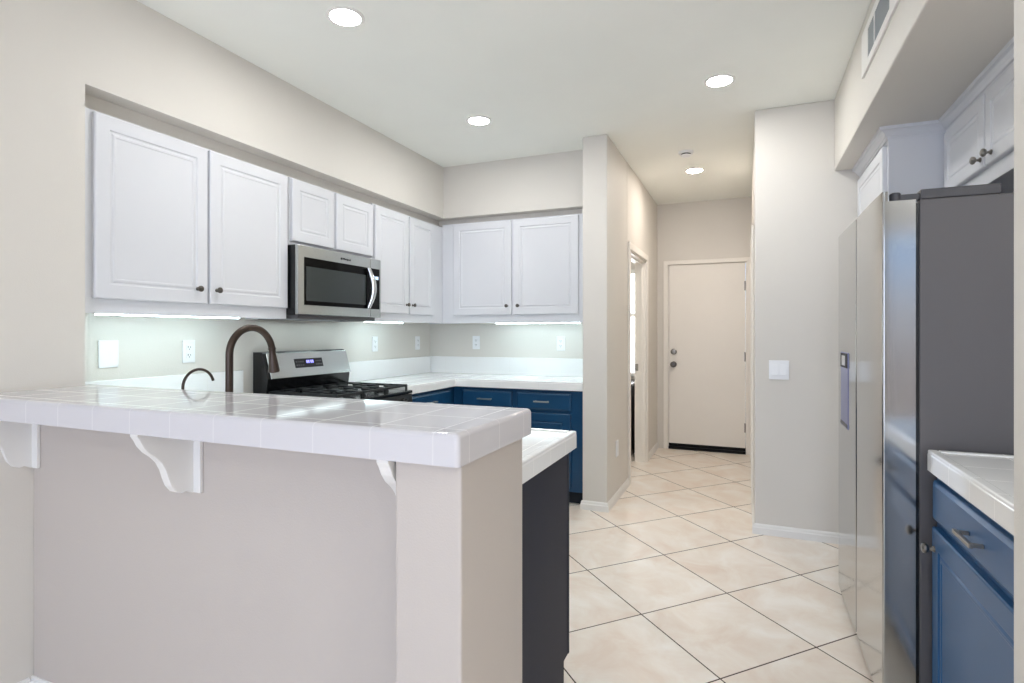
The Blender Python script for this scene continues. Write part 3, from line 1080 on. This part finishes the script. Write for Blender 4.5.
# hinge assemblies on top
for (yy, sgn) in ((FY0, 1), (FY1, -1)):
    h = MB()
    a0, a1 = sorted((yy + sgn * 0.006, yy + sgn * 0.060))
    h.box(FXB + 0.004 + ox, 0.735 + ox, a0 + oy, a1 + oy, 1.7355, 1.768, bevel=0.004)
    h.lathe([(0, 0), (0.017, 0), (0.017, 0.026), (0.013, 0.030), (0, 0.030)], (0.458 + ox, yy + sgn * 0.030 + oy, 1.7355), (0, 0, 1), 20)
    h.box(0.470 + ox, FXB + 0.01 + ox, yy + sgn * 0.030 - 0.012 + oy, yy + sgn * 0.030 + 0.012 + oy, 1.738, 1.758, bevel=0.003)
    h.build('hinge_cover', M['hinge'], t, smooth=True)

# ---- pantry cabinet behind the fridge and cabinet over the fridge (facing -X, rotz -90, local x -> -Y)
PXF, PYS = 0.636, 3.250
t = thing('pantry_cabinet', 'tall white pantry cabinet rising behind the fridge with crown moulding', 'cabinet', (PXF, RY - 0.002, 0), -PI / 2)
w_ = RY - 0.002 - PYS
b = MB()
b.box(0, w_, 0, 0.52, 0.10, 2.245, bevel=0.0015)
b.box(0, w_, 0.06, 0.52, 0, 0.10)
b.build('body', M['cab'], t)
for (z0, z1, kz) in ((1.38, 2.218, 1.45), (0.13, 1.355, 1.28)):
    dd = door_panel(0.030, w_ - 0.028, z0, z1, -0.021, 0.0205, 0.06).build('door', M['cab'], t)
    add_knob(dd, w_ - 0.06, -0.021, kz, 'mushroom', M['nickel'])
OX = 0.871          # frame face of the cabinet over the fridge
w2 = PYS - 0.001 - 2.15
upper_cabinet('upper_cabinet', 'white two door cabinet over the fridge with nickel knobs', (OX, PYS - 0.001, 0), -PI / 2, w2, 1.882, 2.245, RX - OX - 0.002,
              [(PYS - 3.222, PYS - 2.742, 1.944, 2.230, PYS - 2.768, 1.980), (PYS - 2.728, PYS - 2.200, 1.944, 2.230, PYS - 2.660, 1.980)],
              kn='mushroom', kmat='nickel', door_frame=0.05)

# crown moulding: swept profile round the cabinet tops
path = [(PXF, RY - 0.001), (PXF, PYS), (OX, PYS), (OX, 2.148)]
prof = [(0.0, 0.0), (0.006, 0.0), (0.008, 0.010), (0.014, 0.013), (0.019, 0.022), (0.030, 0.034), (0.034, 0.036), (0.042, 0.038), (0.045, 0.052), (0.0, 0.052)]
bm = bmesh.new()
offs = [(-1, 0), (-1, -1), (-1, -1), (-1, 0)]       # direction in which the profile leans out at each corner
rings = []
for (px_, py_), (dx, dy) in zip(path, offs):
    rings.append([bm.verts.new((px_ + dx * o_, py_ + dy * o_, 2.242 + h_)) for o_, h_ in prof])
for A, B in zip(rings, rings[1:]):
    for i in range(len(prof)):
        k = (i + 1) % len(prof)
        bm.faces.new((A[i], A[k], B[k], B[i]))
bm.faces.new(rings[0])
bm.faces.new(rings[-1])
cm = MB()
cm._add(bm)
struct('trim_7', cm, M['cab'])


# ------------------------------------------------------------------ plates, lamps, vent, detector
def outlet(label, loc, rotz, style='duplex', w=0.074, h=0.122):
    names = dict(duplex='wall_outlet', blank='blank_wall_plate', rocker='light_switch', single='wall_outlet')
    t = thing(names[style], label, 'outlet' if style in ('duplex', 'single') else ('switch' if style == 'rocker' else 'wall plate'), loc, rotz,
              'duplex outlets in white plates' if style == 'duplex' else None)
    MB().box(-w / 2, w / 2, -0.007, -0.0005, -h / 2, h / 2, bevel=0.0025).build('plate', M['plate'], t)
    if style == 'duplex':
        for s in (-1, 1):
            k = MB()
            k.box(-0.017, 0.017, -0.009, -0.0065, s * 0.021 - 0.015, s * 0.021 + 0.015, bevel=0.001)
            r = k.build('receptacle', M['plate'], t)
            q = MB()
            q.box(-0.0085, -0.0055, -0.0096, -0.0088, s * 0.021 - 0.002, s * 0.021 + 0.008)
            q.box(0.0055, 0.0085, -0.0096, -0.0088, s * 0.021 - 0.002, s * 0.021 + 0.006)
            q.box(-0.0025, 0.0025, -0.0096, -0.0088, s * 0.021 - 0.011, s * 0.021 - 0.006)
            q.build('slots', M['slot'], r)
    elif style == 'rocker':
        for s in (-1, 1):
            k = MB()
            k.prism([(-0.007, -0.034), (-0.012, -0.033), (-0.008, 0.033), (-0.007, 0.034)], s * 0.024 - 0.0165, s * 0.024 + 0.0165, axis='x')
            k.build('rocker', M['plate'], t)
    elif style == 'single':
        MB().box(-0.016, 0.016, -0.010, -0.0065, -0.034, 0.034, bevel=0.001).build('insert', M['plate'], t)
    return t


outlet('blank white wall plate nearest the left end of the backsplash', (NX, 1.732, 1.199), PI / 2, 'blank', 0.09, 0.130)
outlet('white duplex outlet between the blank plate and the tall faucet', (NX, 2.147, 1.198), PI / 2)
outlet('white duplex outlet just right of the range on the left wall', (NX, 3.798, 1.207), PI / 2)
outlet('white duplex outlet on the left wall next to the corner', (NX, 4.44, 1.205), PI / 2)
outlet('white duplex outlet on the back wall next to the corner', (-2.290, NY, 1.208), 0)
outlet('white duplex outlet on the back wall near the pillar', (-1.480, NY, 1.206), 0)
outlet('low white outlet on the hall side of the pillar', (HX0, 4.374, 0.40), PI / 2, 'single', 0.08, 0.125)
outlet('white two rocker light switch on the wall beside the fridge', (0.188, RY, 1.061), 0, 'rocker', 0.116, 0.122)


def downlight(x, y, label, mat):
    t = thing('recessed_light', label, 'ceiling light', (x, y, H), 0, 'lit recessed ceiling downlights')
    MB().lathe([(0.067, -0.0005), (0.085, -0.0005), (0.086, -0.003), (0.082, -0.006), (0.070, -0.008), (0.067, -0.006), (0.067, -0.0005)], n=40).build('trim_ring', M['trim'], t, smooth=True)
    MB().lathe([(0, -0.001), (0.0665, -0.001), (0.0665, -0.0055), (0, -0.0055)], n=40).build('lens', mat, t)


downlight(-1.69, 2.09, 'lit round ceiling light nearest the left wall cabinets, top of picture', M['lamp'])
downlight(-1.68, 3.46, 'lit round ceiling light nearest the kitchen back corner', M['lamp'])
downlight(-0.145, 3.44, 'lit round ceiling light in front of the hall entrance', M['lamp'])
downlight(1.85, -0.35, 'added unseen fill light in the ceiling behind the camera', M['lamp_fill'])  # added out of view to light the worktop by the fridge
downlight(1.85, -2.0, 'added unseen fill light near the windows behind the camera', M['lamp_fill'])  # second added fill, also out of view
downlight(-0.43, 5.26, 'lit round ceiling light inside the hallway', M['lamp_hall'])

t = thing('smoke_detector', 'round white smoke detector on the hallway ceiling', 'smoke detector', (-0.45, 4.70, H))
MB().lathe([(0, -0.0005), (0.057, -0.0005), (0.058, -0.010), (0.053, -0.018), (0, -0.018)], n=32).build('base', M['plate'], t, smooth=True)
MB().lathe([(0, -0.018), (0.038, -0.018), (0.038, -0.026), (0, -0.026)], n=32).build('sensor_slot', M['dark'], t)
MB().lathe([(0, -0.026), (0.042, -0.026), (0.040, -0.033), (0.031, -0.038), (0, -0.040)], n=32).build('cover', M['plate'], t, smooth=True)

# air vent on the right soffit face (faces -X)
t = thing('air_vent', 'white louvered air vent high on the soffit above the fridge', 'vent', (SX, 2.68, 2.565), -PI / 2)
# local x -> -Y
f = MB()
L, Hh = 0.345, 0.098
ix0, ix1 = -0.205, 0.205
iz0, iz1 = -0.062, 0.062
f.box(-L, ix0, -0.010, -0.0005, -Hh, Hh, bevel=0.002)
f.box(ix1, L, -0.010, -0.0005, -Hh, Hh, bevel=0.002)
f.box(ix0 - 0.002, ix1 + 0.002, -0.010, -0.0005, -Hh, iz0, bevel=0.002)
f.box(ix0 - 0.002, ix1 + 0.002, -0.010, -0.0005, iz1, Hh, bevel=0.002)
f.box(-0.075, -0.065, -0.010, -0.0005, iz0, iz1)
f.build('frame', M['trim'], t)
MB().box(ix0, ix1, -0.002, -0.0005, iz0, iz1).build('duct_shade', M['slot'], t)  # thin dark sheet painted in for the shade of a deeper duct
i = 0
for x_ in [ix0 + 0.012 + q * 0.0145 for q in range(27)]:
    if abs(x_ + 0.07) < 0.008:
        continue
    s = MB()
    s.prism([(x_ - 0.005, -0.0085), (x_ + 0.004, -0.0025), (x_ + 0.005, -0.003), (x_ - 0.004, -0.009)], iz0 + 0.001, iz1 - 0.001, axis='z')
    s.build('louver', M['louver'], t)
